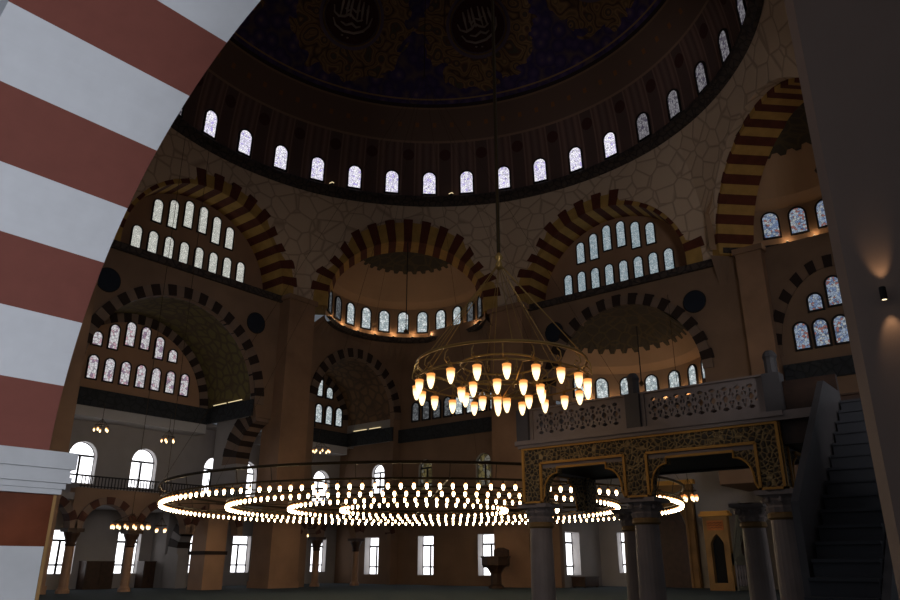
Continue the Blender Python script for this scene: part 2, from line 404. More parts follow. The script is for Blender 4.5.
# semi-domes
def semidome(cx, cy, ax, r, zc, zdrum, zcen, rise, win, span=95, orn=.62, mat=domeplaster, hh=0, nm='ceiling_exedra'):
    mb = MB(); k = 40
    prof = [(r, zc), (r, zdrum)]
    for j in range(1, 13):
        z = zdrum + (zcen + rise - zdrum) * sin(PI / 2 * j / 12); prof.append((r * math.sqrt(max(0, 1 - ((z - zcen) / rise) ** 2)), z))
    a0 = PI / 2 - rad(ax + span); a1 = PI / 2 - rad(ax - span)
    mb.lathe(prof, (cx, cy, 0), k, a0, a1)
    o = struct(mb.build(nm, mat, smooth=False), 'ochre half dome behind the striped arch')
    # dark arabesque cap with a pointed fringe
    cap = MB(); nn = 96
    def pz(rr): return zcen + rise * math.sqrt(max(0, 1 - (rr / r) ** 2)) - .05
    for j in range(nn):
        b0 = a0 + (a1 - a0) * j / nn; b1 = a0 + (a1 - a0) * (j + 1) / nn
        def edge(q): return r * orn * (1 + .085 * abs(2 * ((q / 6.0) % 1) - 1) + .03 * (q % 2))
        rad0 = [0, r * .2, r * .4, r * .52]
        ra = rad0 + [edge(j)]; rb = rad0 + [edge(j + 1)]
        for q in range(4):
            cap.face([(cx + rr * cos(bb), cy + rr * sin(bb), pz(rr)) for rr, bb in ((ra[q], b0), (ra[q + 1], b0), (rb[q + 1], b1), (rb[q], b1))])
    cap.build('arabesque_cap', ornament, o)
    co = MB(); co.lathe([(r - .02, zc - .35), (r - .28, zc - .28), (r - .34, zc), (r - .02, zc + .05)], (cx, cy, 0), k, a0 + .1, a1 - .1)
    co.build('cornice', cornice_m, o)
    fn = cyl_map(cx, cy, r - .04, ax)
    for a, z0, z1, w, p in win: window(fn, rad(a) * (r - .04), w, z0, z1, p, frame=.085)
    return o
semidome(*NWc, -45, 5.2, 16.4, 18.6, 17.4, 4.5, [(15.6 * k, 16.85, 18.35, .34, g_grey if abs(k) < 4 else g_greydim) for k in range(-5, 6)], span=88)
semidome(*NEc, 45, 6.0, 17.25, 19.4, 17.6, 4.9, [(-62.5 + 13.1 * k, 17.78, 19.2, .38, g_mosaic) for k in range(0, 9)], orn=.58)
semidome(1.75, 15.5, 0, 4.7, 10.6, 12.6, 11.0, 4.6, [(-62 + 19.3 * k, 11.05, 12.3, .36, g_grey) for k in range(0, 7)], span=90, orn=.74)
semidome(10.96, -10.96, 135, 5.2, 16.4, 18.6, 17.4, 4.6, [], nm='ceiling_southeast')

# corner shelves: half circle above carried on the square corner below
def shelf(cx, cy, ax, r, zt, outline, zb, nm):
    mb = MB(); n = 36; pts = []
    for j in range(n + 1):
        a = rad(ax - 95 + 190 * j / n); pts.append((cx + r * sin(a), cy + r * cos(a)))
    L_ = [0]
    for p, q in zip(outline, outline[1:]): L_.append(L_[-1] + math.dist(p, q))
    def at(t):
        s = t * L_[-1]
        for i in range(len(outline) - 1):
            if s <= L_[i + 1] + 1e-9:
                k = (s - L_[i]) / (L_[i + 1] - L_[i]); return tuple(outline[i][q] + (outline[i + 1][q] - outline[i][q]) * k for q in (0, 1))
        return outline[-1]
    for j in range(n):
        p, q = pts[j], pts[j + 1]; a, b = at(j / n), at((j + 1) / n)
        mb.face([(*a, zb), (*b, zb), (*q, zt), (*p, zt)])
    struct(mb.build(nm, plaster))
shelf(*NWc, -45, 5.2, 16.15, [(-A, 6.0), (-A, A), (-6.0, A)], 15.0, 'wall_northwest_squinch')
shelf(*NEc, 45, 6.0, 16.9, [(7.8, A), (A, A), (A, 7.8)], 15.4, 'wall_northeast_squinch')
shelf(1.75, 15.5, 0, 4.7, 10.35, [(-2.95, 15.5), (-2.95, 20.2), (6.45, 20.2), (6.45, 15.5)], 9.8, 'wall_apse_squinch')

# ------------------------------------------------------------------ left wall: big vaulted bay and corner bay
def lower_wall(nm, fn, pieces, mat=plaster):
    for u0, u1, zt, holes, th in pieces:
        struct(wall(fn, u0, u1, 0, zt, holes, th, du=2).build(nm, mat))
cL, cB = -2.0, 11.25
lower_wall('wall_left_lower', ML, [(-9.6, 6.9, ZC, [Hole(cL - 5.05, 4.38, lambda u: -.01, lambda u: 10.0 + math.sqrt(max(0, 5.05 ** 2 - (u - cL) ** 2)) if u < cL + 5.05 else 9.27, 40)], .35), (6.9, A, 15.6, [arch_hole(cB, 3.6, -.01, 10.85, 3.6)], .35)])
for c, R, n, vm, zs, y0, y1 in ((cL, 5.05, 35, vault, 10.0, -6.3, 3.1), (cB, 3.6, 27, vaultred, 10.85, 8.1, 14.8)):
    r = MB(); arch_ring(r, ML, c, zs, R, R, R + .6, R + .6, n, -.1, .35, .0); struct(r.build('trim_1', [tan_v, dark_v]), 'arch ring of tan and dark blocks on the left wall')
    v = MB()
    for j in range(24):
        t0, t1 = PI * j / 24, PI * (j + 1) / 24
        v.face([ML(c + R * cos(t), zs + R * sin(t), d) for t, d in ((t0, .35), (t1, .35), (t1, 4.7), (t0, 4.7))])
    struct(v.build('ceiling_vault', vm), 'patterned barrel vault over the gallery bay')
    j_ = MB()
    for u in (c - R, c + R): j_.face([ML(u, z, d) for z, d in ((9.27, .35), (zs, .35), (zs, 4.7), (9.27, 4.7))])
    struct(j_.build('wall_left_reveal', grey))
    r2 = MB(); arch_ring(r2, lambda u, z, d: ML(u, z, d + 4.62), c, zs, R - .55, R - .55, R, R, n, 0, .1, 0); struct(r2.build('trim_2', [tan_v, dark_v]))
    struct(wall(lambda u, z, d: ML(u, z, d + 4.7), c - R, c + R, 9.27, lambda u, c=c, R=R, zs=zs: zs + R * math.sqrt(max(.001, 1 - ((u - c) / (R + .01)) ** 2)), [], .2, du=.4).build('wall_left_recess', tymp if R > 4 else plaster))
    b = MB(); b.box(-20.3, -20.0, c - R, c + R, 9.3, 10.25)
    for u in (c - R, c + R):
        s = .12 if u < c else -.12
        b.box(-20.2, -A, min(u, u + s), max(u, u + s), 9.3, 10.25)
    struct(b.build('trim_3', belt_m), 'dark carved belt below the upper windows')
    w_ = MB(); w_.box(-21.5, -20.1, c - R, c + R, 8.75, 9.28); struct(w_.build('ceiling_gallery_beam', whitebeam))
wf = lambda u, z, d: ML(u, z, d + 4.68)
for u, z0, z1 in ((-4.38, 12.72, 13.46), (-3.46, 12.70, 14.09), (-2.53, 13.08, 14.47), (-1.60, 13.08, 14.40), (-.67, 12.70, 14.01), (.26, 12.70, 13.42)): window(wf, u, .255, z0, z1, g_pink, frame=.065)
for k in range(7): window(wf, -4.38 + .938 * k, .255, 10.82, 12.1, g_pink, frame=.065)
for u in (10.94, 11.90): window(wf, u, .28, 12.62, 14.07, g_grey, frame=.09)
window(wf, 12.88, .28, 12.6, 13.36, g_grey, frame=.09)
for k in range(5): window(wf, 10.04 + .96 * k, .28, 10.72, 12.0, g_grey, frame=.09)

# gallery floor, parapet, outer wall, roofs
g_ = MB(); g_.box(-21.5, -A - .1, -9.6, A, 4.05, 4.35); struct(g_.build('ceiling_gallery', grey))
gc = MB(); gc.box(-21.5, -20.1, -9.6, A, 9.28, 9.4); struct(gc.build('ceiling_gallery_upper', grey))
OW = lambda u, z, d: (-21.5 - d, u, z)
oh = [arch_hole(u, .78, 5.4, 6.85, .78, 10) for u in (-7.2, -3.45, .15, 4.9, 7.35, 13.8)] + [Hole(u - .68, u + .68, lambda q: .75, lambda q: 2.95, 2) for u in (-7.3, -3.75, -.1, 3.95, 7.45, 13.9)]
struct(wall(OW, -12, A, 0, 9.4, oh, .5, rmi=1).build('wall_left_outer', [grey, whitebeam]), 'grey outer wall behind the gallery')
OWd = lambda u, z, d: OW(u, z, d + .4)
for u in (-7.2, -3.45, .15, 4.9, 7.35, 13.8): window(OWd, u, .76, 5.42, 7.6, g_clear, frame=.03, style='clear', d=0)
for u in (-7.3, -3.75, -.1, 3.95, 7.45, 13.9): window(OWd, u, .66, .77, 2.93, g_clear, frame=.03, style='clear', kind='rect', d=0)

# arcade below the gallery -------------------------------------------------
def arcade(y0, y1, cols, R, zs, label):
    hs = [arch_hole((a + b) / 2, (b - a) / 2 - .28, 2.7, zs, min(R, (b - a) / 2 - .28), 16) for a, b in zip(cols, cols[1:])]
    fn = lambda u, z, d: ML(u, z, d + .02)
    o = struct(wall(fn, y0, y1, 2.7, 4.6, hs, .5).build('wall_arcade', plaster), label)
    for h in hs:
        c = (h.u0 + h.u1) / 2; w = (h.u1 - h.u0) / 2
        r = MB(); arch_ring(r, fn, c, zs, w, w, w + .34, w + .34, 11, -.06, .52); r.build('arch_ring', [tan_v, surf_ox], o)
    return o
surf_ox = surf('arcade_red_stone', (.070, .024, .014), .8)
arcade(-6.3, 3.1, [-9.0, -6.03, -3.15, -.15, 3.0], 1.2, 2.75, 'low arcade of red and tan arches under the gallery')
arcade(8.1, 14.8, [6.9, 8.66, 11.93, 15.2], 1.2, 2.75, 'low arcade under the corner gallery')
colproto = None
def arcade_column(x, y, label):
    global colproto
    if colproto is None:
        e = empty('stone_column', (x, y, 0), label, 'column', 'arcade columns under the gallery')
        m = MB(); m.lathe([(.30, 0), (.30, .12), (.24, .2), (.21, .28), (.20, 2.0)], n=14); m.build('shaft', pierm, e)
        m = MB(); m.lathe([(.20, 2.0), (.25, 2.06), (.21, 2.12), (.27, 2.35), (.36, 2.55), (.36, 2.72)], n=14); m.box(-.38, .38, -.38, .38, 2.62, 2.78); m.build('capital', walnut, e)
        colproto = e; return e
    e = copy_tree(colproto, (x, y, 0)); e['label'] = label; return e
arcade_column(-15.75, -6.03, 'stone arcade column just right of the white foreground arch')
arcade_column(-15.75, -3.15, 'stone arcade column below the row of lamps, left of the square post')
arcade_column(-15.75, 8.66, 'stone arcade column beside the big left pier')
arcade_column(-15.75, 11.93, 'stone arcade column standing in front of the corner windows')
m = MB(); m.box(-16.3, -15.0, .55, 1.75, 0, 1.7, 0); m.box(-16.38, -14.92, .47, 1.83, 1.7, 1.88, 1); m.box(-16.3, -15.0, .55, 1.75, 1.88, 4.2, 0)
tag(m.build('square_pillar', [pierm, dark_v]), 'square brown pillar with a dark band beside the big left pier', 'pillar')
# cross arches between pier and outer wall
cg = MB(); fx = lambda u, z, d: (u, 1.3 + d, z); arch_ring(cg, fx, -17.1, 1.75, 1.75, 1.9, 2.7, 2.55, 13, 0, .7, a0=PI * .28)
cg.box(-20.1, -18.65, 1.3, 2.0, 0, 1.75, 2); cg.box(-21.5, -20.05, 1.3, 2.0, 0, 4.1, 2)
struct(cg.build('wall_cross_arch', [grey, dark_v, grey]), 'striped grey cross arch under the gallery')
cu = MB(); fy = lambda u, z, d: (u, 3.35 + d, z); arch_ring(cu, fy, -14.9, 6.75, 2.25, 2.4, 3.6, 3.5, 9, 0, .9, 0, a0=PI * .59, a1=PI)
cu.box(-19.5, -17.1, 3.4, 4.2, 4.3, 6.75, 2)
for k in range(9):
    a, b = -19.5 + k * .4, -19.5 + (k + 1) * .4
    za = 6.75 + 3.45 * math.sqrt(max(0, 1 - ((a + 14.9) / 3.55) ** 2)) if a > -18.45 else 6.75
    zb = 6.75 + 3.45 * math.sqrt(max(0, 1 - ((b + 14.9) / 3.55) ** 2)) if b > -18.45 else 6.75
    cu.hexa([(a, 3.4, za), (b, 3.4, zb), (b, 4.2, zb), (a, 4.2, za), (a, 3.4, 10.3), (b, 3.4, 10.3), (b, 4.2, 10.3), (a, 4.2, 10.3)], 2)
struct(cu.build('wall_cross_arch_upper', [tan_v, dark_v, grey]), 'striped cross arch at gallery level beside the pier')
# gallery railing
def railing(y0, y1, label):
    e = empty('gallery_railing', (-A + .05, y0, 4.6), label, 'railing', 'iron railings along the gallery')
    m = MB(); m.box(-.04, .04, 0, y1 - y0, .50, .56); m.box(-.03, .03, 0, y1 - y0, .06, .10); m.build('rail', darkframe, e)
    m = MB(); k = int((y1 - y0) / .16)
    for j in range(k): y = (y1 - y0) * (j + .5) / k; m.box(-.018, .018, y - .018, y + .018, 0, .5)
    m.build('balusters', darkframe, e)
railing(-6.2, 3.0, 'dark gallery railing in front of the left arched windows')
railing(8.2, 14.7, 'dark gallery railing of the corner bay beside the pier')
# dark lockers against the outer wall
for y0, y1, lb in ((-2.75, -1.2, 'low dark wooden cabinet between the two left ground windows'), (-5.6, -4.7, 'small dark wooden cabinet beside the leftmost ground window'), (.5, 1.2, 'narrow dark wooden cabinet at the foot of the striped cross arch')):
    e = empty('low_cabinet', (-21.04, (y0 + y1) / 2, 0), lb, 'cabinet'); h = (y1 - y0) / 2
    m = MB(); m.box(-.38, .38, -h, h, 0, 1.35); m.box(-.4, .42, -h - .02, h + .02, 1.35, 1.4); m.build('body', walnut, e)
    for s in (-1, 1):
        m = MB(); m.box(.38, .41, min(s * .02, s * (h - .04)), max(s * .02, s * (h - .04)), .08, 1.28); m.build('door', walnut, e)

# ------------------------------------------------------------------ qibla wall
cQ = 1.75
gw = [Hole(u - .66, u + .66, lambda q: .6, lambda q: 2.98, 2) for u in (-17.9, -13.0, -8.1)]
gq = [arch_hole(-17.5, .6, 5.9, 7.3, .6, 10), arch_hole(-13.1, .6, 5.9, 7.3, .6, 10), arch_hole(-8.25, .6, 5.9, 7.3, .6, 10)]
struct(wall(MQ, -21.5, -3.2, 0, ZC, gw + gq, .7, du=3, rmi=1).build('wall_qibla_lower', [plaster, whitebeam]), 'brown qibla wall beside the mihrab recess')
struct(wall(MQ, -3.2, 16, 0, ZC, [Hole(cQ - 4.7, 9.0, lambda u: -.01, lambda u: 11.0 + 4.6 * math.sqrt(max(0, 1 - ((u - cQ) / 4.7) ** 2)) if u < cQ + 4.7 else 5.0, 40)], .35, du=3).build('wall_qibla_lower', plaster))
MQd = lambda u, z, d: MQ(u, z, d + .55)
for u in (-17.9, -13.0, -8.1): window(MQd, u, .64, .62, 2.96, g_clear, frame=.03, style='clear', kind='rect', d=0)
for u, p in ((-17.5, g_clear), (-13.1, g_gold), (-8.25, g_gold)): window(lambda u_, z, d: MQ(u_, z, d + .25), u, .58, 5.92, 7.88, p, frame=.03, style='clear', d=0)
r = MB(); arch_ring(r, MQ, cQ, 11.0, 4.65, 4.55, 5.2, 5.1, 31, -.1, .35, .12); struct(r.build('trim_4', [tan_v, dark_v]), 'arch of tan and dark blocks over the mihrab recess')
# recess walls
m = MB(); m.face([(-2.95, 15.8, 0), (-2.95, 15.8, 10.4), (-2.95, 15.85, 10.4), (-2.95, 15.85, 0)]); 
wl = lambda u, z, d: (-2.95 - d, u, z)
struct(wall(wl, 15.8, 20.2, 0, 10.4, [Hole(16.15, 17.75, lambda q: .65, lambda q: 3.0, 2)], .7, rmi=1).build('wall_apse_left', [grey, whitebeam]), 'grey side wall of the mihrab recess')
window(lambda u, z, d: wl(u, z, d + .55), 16.95, .78, .67, 2.98, g_clear, frame=.03, style='clear', kind='rect', d=0)
bq = lambda u, z, d: (u, 20.2 + d, z)
struct(wall(bq, -2.95, 9.2, 0, 10.4, [Hole(-1.75, -.55, lambda q: .75, lambda q: 3.05, 2)], .7, rmi=1).build('wall_apse_back', [grey, whitebeam]), 'back wall of the mihrab recess')
window(lambda u, z, d: bq(u, z, d + .55), -1.15, .58, .77, 3.03, g_clear, frame=.03, style='clear', kind='rect', d=0)
struct(wall(lambda u, z, d: (6.45 + d, u, z), 15.8, 20.2, 5.0, 10.4, [], .3).build('wall_apse_right', grey))
struct(wall(lambda u, z, d: (9.2 + d, u, z), 15.8, 20.2, 0, 5.2, [], .3).build('wall_apse_right', plaster))
m = MB(); m.box(6.4, 9.5, 15.8, 20.4, 5.0, 5.2); struct(m.build('ceiling_minbar_bay', plaster))
# belts on the qibla wall
m = MB(); m.box(-A, -6.9, A - .16, A, 9.2, 10.1); m.box(10.4, 16, A - .16, A, 9.6, 10.5); struct(m.build('trim_5', belt_m), 'dark carved belt along the qibla wall')
for k in range(8): window(MQ, -13.95 + .96 * k - .05, .28, 10.62, 11.85, g_grey if k > 3 else g_greydim, frame=.09)
for u, z0, z1 in ((12.32, 13.04, 13.84), (13.24, 13.10, 14.53), (14.16, 13.5, 14.85)): window(MQ, u, .30, z0, z1, g_mosaic, frame=.09)
for k in range(4): window(MQ, 11.46 + .90 * k, .30, 11.2, 12.5, g_mosaic, frame=.09)
r = MB(); arch_ring(r, MQ, 13.2, 11.0, 2.75, 4.1, 3.25, 4.7, 23, -.08, .1, .0); struct(r.build('trim_6', [plaster, dark_v]), 'arch of spaced dark blocks around the right stained windows')

# lunette cornices and round dark medallions
m = MB(); m.box(-A, -A + .22, -8, 6.1, 16.55, 16.95); m.box(-6.1, 8.0, A - .22, A, 16.55, 16.95); struct(m.build('trim_7', cornice_m), 'dark string course below the lunettes')
for (fn, u, lb) in ((ML, -6.45, 'round dark blue wall medallion next to the white foreground arch'), (ML, 2.65, 'round dark blue wall medallion left of the big left pier'),
                    (MQ, -2.6, 'round dark blue wall medallion behind the hanging chandelier'), (MQ, 6.35, 'round dark blue wall medallion above the mihrab recess, at its right')):
    e = empty('wall_medallion', fn(u, 14.8, 0), lb, 'medallion'); o0 = e.location
    def loc(a, b, d): p = fn(u + a, 14.8 + b, d); return (p[0] - o0[0], p[1] - o0[1], p[2] - o0[2])
    m = MB(); m.prism([(.62 * cos(2 * PI * k / 28), .62 * sin(2 * PI * k / 28)) for k in range(28)], loc, -.08, 0); m.build('disc', bluedisc, e)
    m = MB(); m.tube([loc(.62 * cos(2 * PI * k / 28), .62 * sin(2 * PI * k / 28), -.06) for k in range(28)], .035, 6, True); m.build('rim', darkframe, e)

# big piers ---------------------------------------------------------------
def pier(x0, x1, y0, y1, nm, label, zt=ZC):
    m = MB(); m.box(x0, x1, y0, y1, 0, zt); c = .06
    m.box(x0 - c, x1 + c, y0 - c, y1 + c, 0, .35); m.box(x0 - .12, x1 + .12, y0 - .12, y1 + .12, zt - .25, zt + .05)
    struct(m.build(nm, pierm), label)
pier(-16.3, -14.55, 4.35, 6.35, 'pillar_main', 'massive brown pier left of the middle')
pier(-6.85, -4.35, 14.55, 17.2, 'pillar_main', 'massive brown pier behind the gilded platform')
pier(9.0, 10.3, 14.9, 15.9, 'pillar_main', 'massive brown pier right of the mihrab recess')
pier(-17.2, -15.35, -9.9, -7.0, 'pillar_main', 'massive brown pier behind the foreground arch')

# ------------------------------------------------------------------ dome
RD, ZD = 15.4, 25.0
m = MB(); nA, nE = 148, 40
for i in range(nE):
    e0, e1 = PI / 2 * i / nE, PI / 2 * (i + 1) / nE
    for j in range(nA):
        a0, a1 = 2 * PI * j / nA, 2 * PI * (j + 1) / nA
        m.face([(RD * cos(e) * sin(a), RD * cos(e) * cos(a), RD * sin(e)) for e, a in ((e0, a0), (e0, a1), (e1, a1), (e1, a0))])
dome = struct(m.build('ceiling_dome', dome_paint(RD), loc=(0, 0, ZD)), 'great painted dome over the hall')
m = MB(); m.lathe([(15.55, 24.4), (15.35, 24.45), (15.25, 24.65), (15.05, 24.72), (15.05, 24.95), (15.12, 25.05), (15.5, 25.05)], n=148); struct(m.build('trim_8', cornice_m), 'dark carved cornice ring at the foot of the dome')
def sph(r): return lambda u, z, d: ((r + d) * cos(z / r) * sin(u / r / max(.2, cos(.08))), (r + d) * cos(z / r) * cos(u / r / max(.2, cos(.08))), ZD + (r + d) * sin(z / r))
SP = sph(RD - .05)
for k in range(37):
    a = rad(320.93) - 1.03 + .1698 * k
    if 20 < k < 34: continue                                       # the near side of the ring, out of sight from the hall
    u = a * RD
    window(lambda u_, z, d, u0=u: ((RD - .06 + d) * cos(z / RD) * sin(u_ / RD), (RD - .06 + d) * cos(z / RD) * cos(u_ / RD), ZD + (RD - .06 + d) * sin(z / RD)),
           u, .42, .30, 1.9, g_lav if k < 12 else g_lavdim, frame=.10)
for k, lb in ((-67.5, 'maroon roundel with pale script, left one on the dome'), (-22.5, 'maroon roundel with pale script, beside the hanging rod on the dome'),
              (22.5, 'maroon roundel with pale script, right one on the dome')):
    def pt(x, y, lift):                                            # x, y in degrees of arc about the roundel's centre
        el = rad(44 + y); az = rad(k) + rad(x) / cos(rad(44)); r = RD - lift
        return Vector((r * cos(el) * sin(az), r * cos(el) * cos(az), ZD + r * sin(el)))
    c0 = pt(0, 0, .06); e = empty('dome_roundel', c0, lb, 'roundel')
    m = MB(); n = 40
    for j in range(n):
        for q in range(4):
            a0, a1 = 2 * PI * j / n, 2 * PI * (j + 1) / n; r0, r1 = 6.7 * q / 4, 6.7 * (q + 1) / 4
            m.face([pt(r_ * cos(a_), r_ * sin(a_), .06) - c0 for r_, a_ in ((r0, a0), (r1, a0), (r1, a1), (r0, a1))])
    m.build('disc', maroon, e)
    m = MB(); m.tube([pt(7.2 * cos(2 * PI * j / n), 7.2 * sin(2 * PI * j / n), .08) - c0 for j in range(n)], .06, 5, True); m.build('rim', gold_ln, e)
    m = MB()                                                       # flowing script: tall uprights, a sweeping bowl, dots
    strokes = []
    for x in (-3.4, -2.0, -1.0, .8, 2.0, 3.4): strokes.append([(x, 4.6 - abs(x) * .3), (x + .15, 2.0), (x + .5, -.3 - abs(x) * .2)])
    strokes.append([(-5.2, .9), (-4.6, -.6), (-3.2, -1.2), (-1.8, -.7), (-.6, .3), (.4, -.4), (1.6, -.9), (2.8, -.2)])
    strokes.append([(-4.4, -2.0), (-3.4, -3.4), (-1.2, -4.2), (1.4, -3.9), (3.4, -2.8), (4.6, -1.2), (5.0, .8)])
    strokes.append([(-2.4, -2.2), (-1.0, -2.6), (.4, -1.8), (1.6, -2.4), (2.6, -1.9)])
    strokes.append([(-.4, 1.6), (.6, 1.1), (1.6, 1.8)]); strokes.append([(-2.2, 1.2), (-1.4, .7), (-.8, 1.3)])
    for s in strokes: m.tube([pt(x, y, .12) - c0 for x, y in s], [.045 + .05 * sin(PI * i / (len(s) - 1)) for i in range(len(s))], 5)
    for x, y in ((-1.2, -5.2), (.2, -5.4), (3.4, 2.3), (-3.2, 2.2)): m.lathe([(0, -.07), (.09, 0), (0, .07)], tuple(pt(x, y, .12) - c0), 6)
    m.build('lettering', pale_line, e)
# little ledge lights at the foot of the dome and of the exedra
for az, el, r, lb in ((-65.2, .35, 15.05, 'small lit lamp on the dome cornice, left one'), (-34.0, .35, 15.05, 'small lit lamp on the dome cornice above the exedra')):
    e = empty('ledge_lamp', (r * sin(rad(az)), r * cos(rad(az)), ZD + .06), lb, 'lamp'); m = MB(); m.box(-.16, .16, -.1, .1, 0, .05); m.build('base', darkframe, e)
    m = MB(); m.box(-.14, .14, -.08, .08, .05, .14); m.build('lens', stripg, e)

led = None
def ledge_row(cx, cy, ax, r, z, angs, label, watts):
    global led
    for a in angs:
        p = (cx + (r - .22) * sin(rad(ax + a)), cy + (r - .22) * cos(rad(ax + a)), z)
        if led is None:
            led = empty('ledge_spot', p, label, 'lamp', label); m = MB(); m.lathe([(0, 0), (.08, 0), (.08, .05), (.06, .07)], n=10); m.build('base', darkframe, led)
            m = MB(); m.lathe([(.06, .07), (.05, .10), (0, .115)], n=10); m.build('lens', stripg, led); e = led
        else: e = copy_tree(led, p); e['label'] = label; e['group'] = label
        light('ledge_light', 'POINT', (p[0], p[1], z + .22), watts, (1.0, .66, .38), shadow_soft_size=.06)
def light(name, kind, loc, energy, col, rot=None, **kw):
    l = bpy.data.lights.new(name, kind); l.energy = energy; l.color = col
    for k, v in kw.items(): setattr(l, k, v)
    o = bpy.data.objects.new(name, l); COL.objects.link(o); o.location = loc
    if rot: o.rotation_euler = rot
    return o
ledge_row(*NWc, -45, 5.2, 16.43, [15.6 * (k + .5) for k in range(-5, 5)], 'tiny warm ledge lamps between the windows of the middle half dome', 5.5)
ledge_row(*NEc, 45, 6.0, 17.28, [-62.5 + 13.1 * (k + .5) for k in range(0, 6)], 'tiny warm ledge lamps between the windows of the right half dome', 3.5)
ledge_row(1.75, 15.5, 0, 4.7, 10.63, [-62 + 19.3 * (k + .5) for k in range(0, 6)], 'tiny ledge lamps added to brighten the half dome over the mihrab', 11)  # no ledge lamps known here; added to brighten the half dome

# ------------------------------------------------------------------ lights strips on the vault cornices
for y, x0, x1, z, lb in ((2.93, -19.3, -18.05, 10.32, 'warm strip light on the vault ledge left of the big pier, inner one'), (2.93, -17.8, -16.5, 10.32, 'warm strip light on the vault ledge left of the big pier, outer one'),
                     (14.7, -19.3, -18.0, 10.32, 'warm strip light on the corner bay ledge, inner one'), (14.7, -17.7, -16.6, 10.32, 'warm strip light on the corner bay ledge, outer one')):
    e = empty('strip_light', ((x0 + x1) / 2, y, z - .07), lb, 'light', 'strip lights on the vault ledges'); h = (x1 - x0) / 2
    m = MB(); m.box(-h - .05, h + .05, -.08, .06, 0, .05); m.build('housing', darkframe, e)
    m = MB(); m.tube([(-h, -.03, .09), (h, -.03, .09)], .035, 8); m.build('tube', stripg, e)

# ------------------------------------------------------------------ chandeliers
def ringpts(R, z, n=64, c=(0, 0)): return [(c[0] + R * cos(2 * PI * k / n), c[1] + R * sin(2 * PI * k / n), z) for k in range(n)]
ZL = 3.2
big = empty('ring_chandelier', (.19, .15, ZL), 'huge low ring chandelier with four circles of small lamps', 'chandelier')
m = MB()
for R in (9.75, 7.48, 5.22, 3.25): m.tube(ringpts(R, .20, 96), .035, 6, True)
m.build('lamp_ring', darkbrass, big)
m = MB(); m.tube(ringpts(9.85, .62, 96), .045, 6, True); m.build('upper_ring', darkbrass, big)
m = MB()
for k in range(16):
    a = 2 * PI * k / 16
    m.tube([(3.2 * cos(a), 3.2 * sin(a), .20), (9.85 * cos(a), 9.85 * sin(a), .22)], .02, 5)
for k in range(48):
    a = 2 * PI * k / 48; m.tube([(9.75 * cos(a), 9.75 * sin(a), .20), (9.85 * cos(a), 9.85 * sin(a), .62)], .014, 4)
m.build('spokes', darkbrass, big)
for k in range(8):
    a = 2 * PI * (k + .5) / 8; m = MB(); m.tube([(9.85 * cos(a), 9.85 * sin(a), .62), (-.19, -.15, 20.5)], .006, 4); m.build('suspension_cable', darkbrass, big)
m = MB(); m.tube([(-.19, -.15, 20.4), (-.19, -.15, 37.1)], .02, 6); m.build('hanging_rod', darkbrass, big)
LAMP = [(0, -.085), (.018, -.08), (.032, -.05), (.042, -.01), (.044, .025), (.037, .065), (.026, .09)]
spots = []
for R, n in ((9.75, 175), (7.48, 133), (5.22, 94), (3.25, 58)):
    for k in range(n): a = 2 * PI * (k + .37) / n; spots.append((R * cos(a), R * sin(a)))
cam = (19.90367, -22.52171, 1.2)
spots.sort(key=lambda p: math.hypot(p[0] - cam[0], p[1] - cam[1]))
m = MB(); m.lathe(LAMP, n=8); l0 = m.build('lamp', lampg, big, (spots[0][0], spots[0][1], 0), True)
m = MB(); m.lathe([(.032, .095), (.034, .12), (.016, .14), (.010, .20)], n=6); m.build('lamp_collar', darkbrass, l0)
for p in spots[1:100]:
    c = l0.copy(); COL.objects.link(c); c.parent = big; c.location = (p[0], p[1], 0)
    for g in l0.children: d = g.copy(); COL.objects.link(d); d.parent = c
m = MB()
for p in spots[100:]: m.lathe(LAMP, (p[0], p[1], 0), 6)
o = m.build('lamps', lampg, big, smooth=True); o['kind'] = 'stuff'
m = MB()
for p in spots[100:]: m.lathe([(.032, .095), (.010, .20)], (p[0], p[1], 0), 4)
o = m.build('lamp_collars', darkbrass, big); o['kind'] = 'stuff'

HC = (19.904 - 7.294 * .93, -22.522 + 10.432 * .93)
ZS = 1.2 + 2.85 * .93
sm = empty('hanging_chandelier', (HC[0], HC[1], ZS), 'round brass chandelier with tulip lamps hanging on a long rod', 'chandelier')
m = MB(); m.tube([(0, 0, 2.55), (0, 0, 17.9)], .035, 8); m.build('hanging_rod', darkbrass, sm)
m = MB(); m.lathe([(0, 2.30), (.05, 2.33), (.07, 2.42), (.04, 2.5), (.09, 2.56), (.03, 2.66), (0, 2.7)], n=14); m.build('hub', brass, sm, smooth=True)
sm.scale = (.93, .93, .93)
RO, RI = 1.5, .72
m = MB(); m.tube(ringpts(RO, .50, 72), .026, 6, True); m.tube(ringpts(RO, .20, 72), .016, 6, True); m.build('outer_ring', brass, sm)
m = MB(); m.tube(ringpts(RI, .50, 48), .020, 6, True); m.tube(ringpts(RI, .05, 48), .014, 6, True); m.build('inner_ring', brass, sm)
for k in range(6):
    a = 2 * PI * (k + .2) / 6; m = MB()
    m.tube([(.03 * cos(a), .03 * sin(a), 2.4), (RO * cos(a), RO * sin(a), .5)], .008, 5); m.tube([(.05 * cos(a + .1), .05 * sin(a + .1), 2.4), (RO * cos(a + .12), RO * sin(a + .12), .5)], .006, 5)
    m.build('suspension_cable', brass, sm)
m = MB()
for k in range(10):
    a = 2 * PI * k / 10; m.tube([(RI * cos(a), RI * sin(a), .05), (RI * 1.5 * cos(a), RI * 1.5 * sin(a), .28), (RO * cos(a), RO * sin(a), .20)], .011, 5)
    m.tube([(0, 0, -.1), (RI * .5 * cos(a), RI * .5 * sin(a), .0), (RI * cos(a), RI * sin(a), .05)], .009, 5)
m.build('spokes', brass, sm)
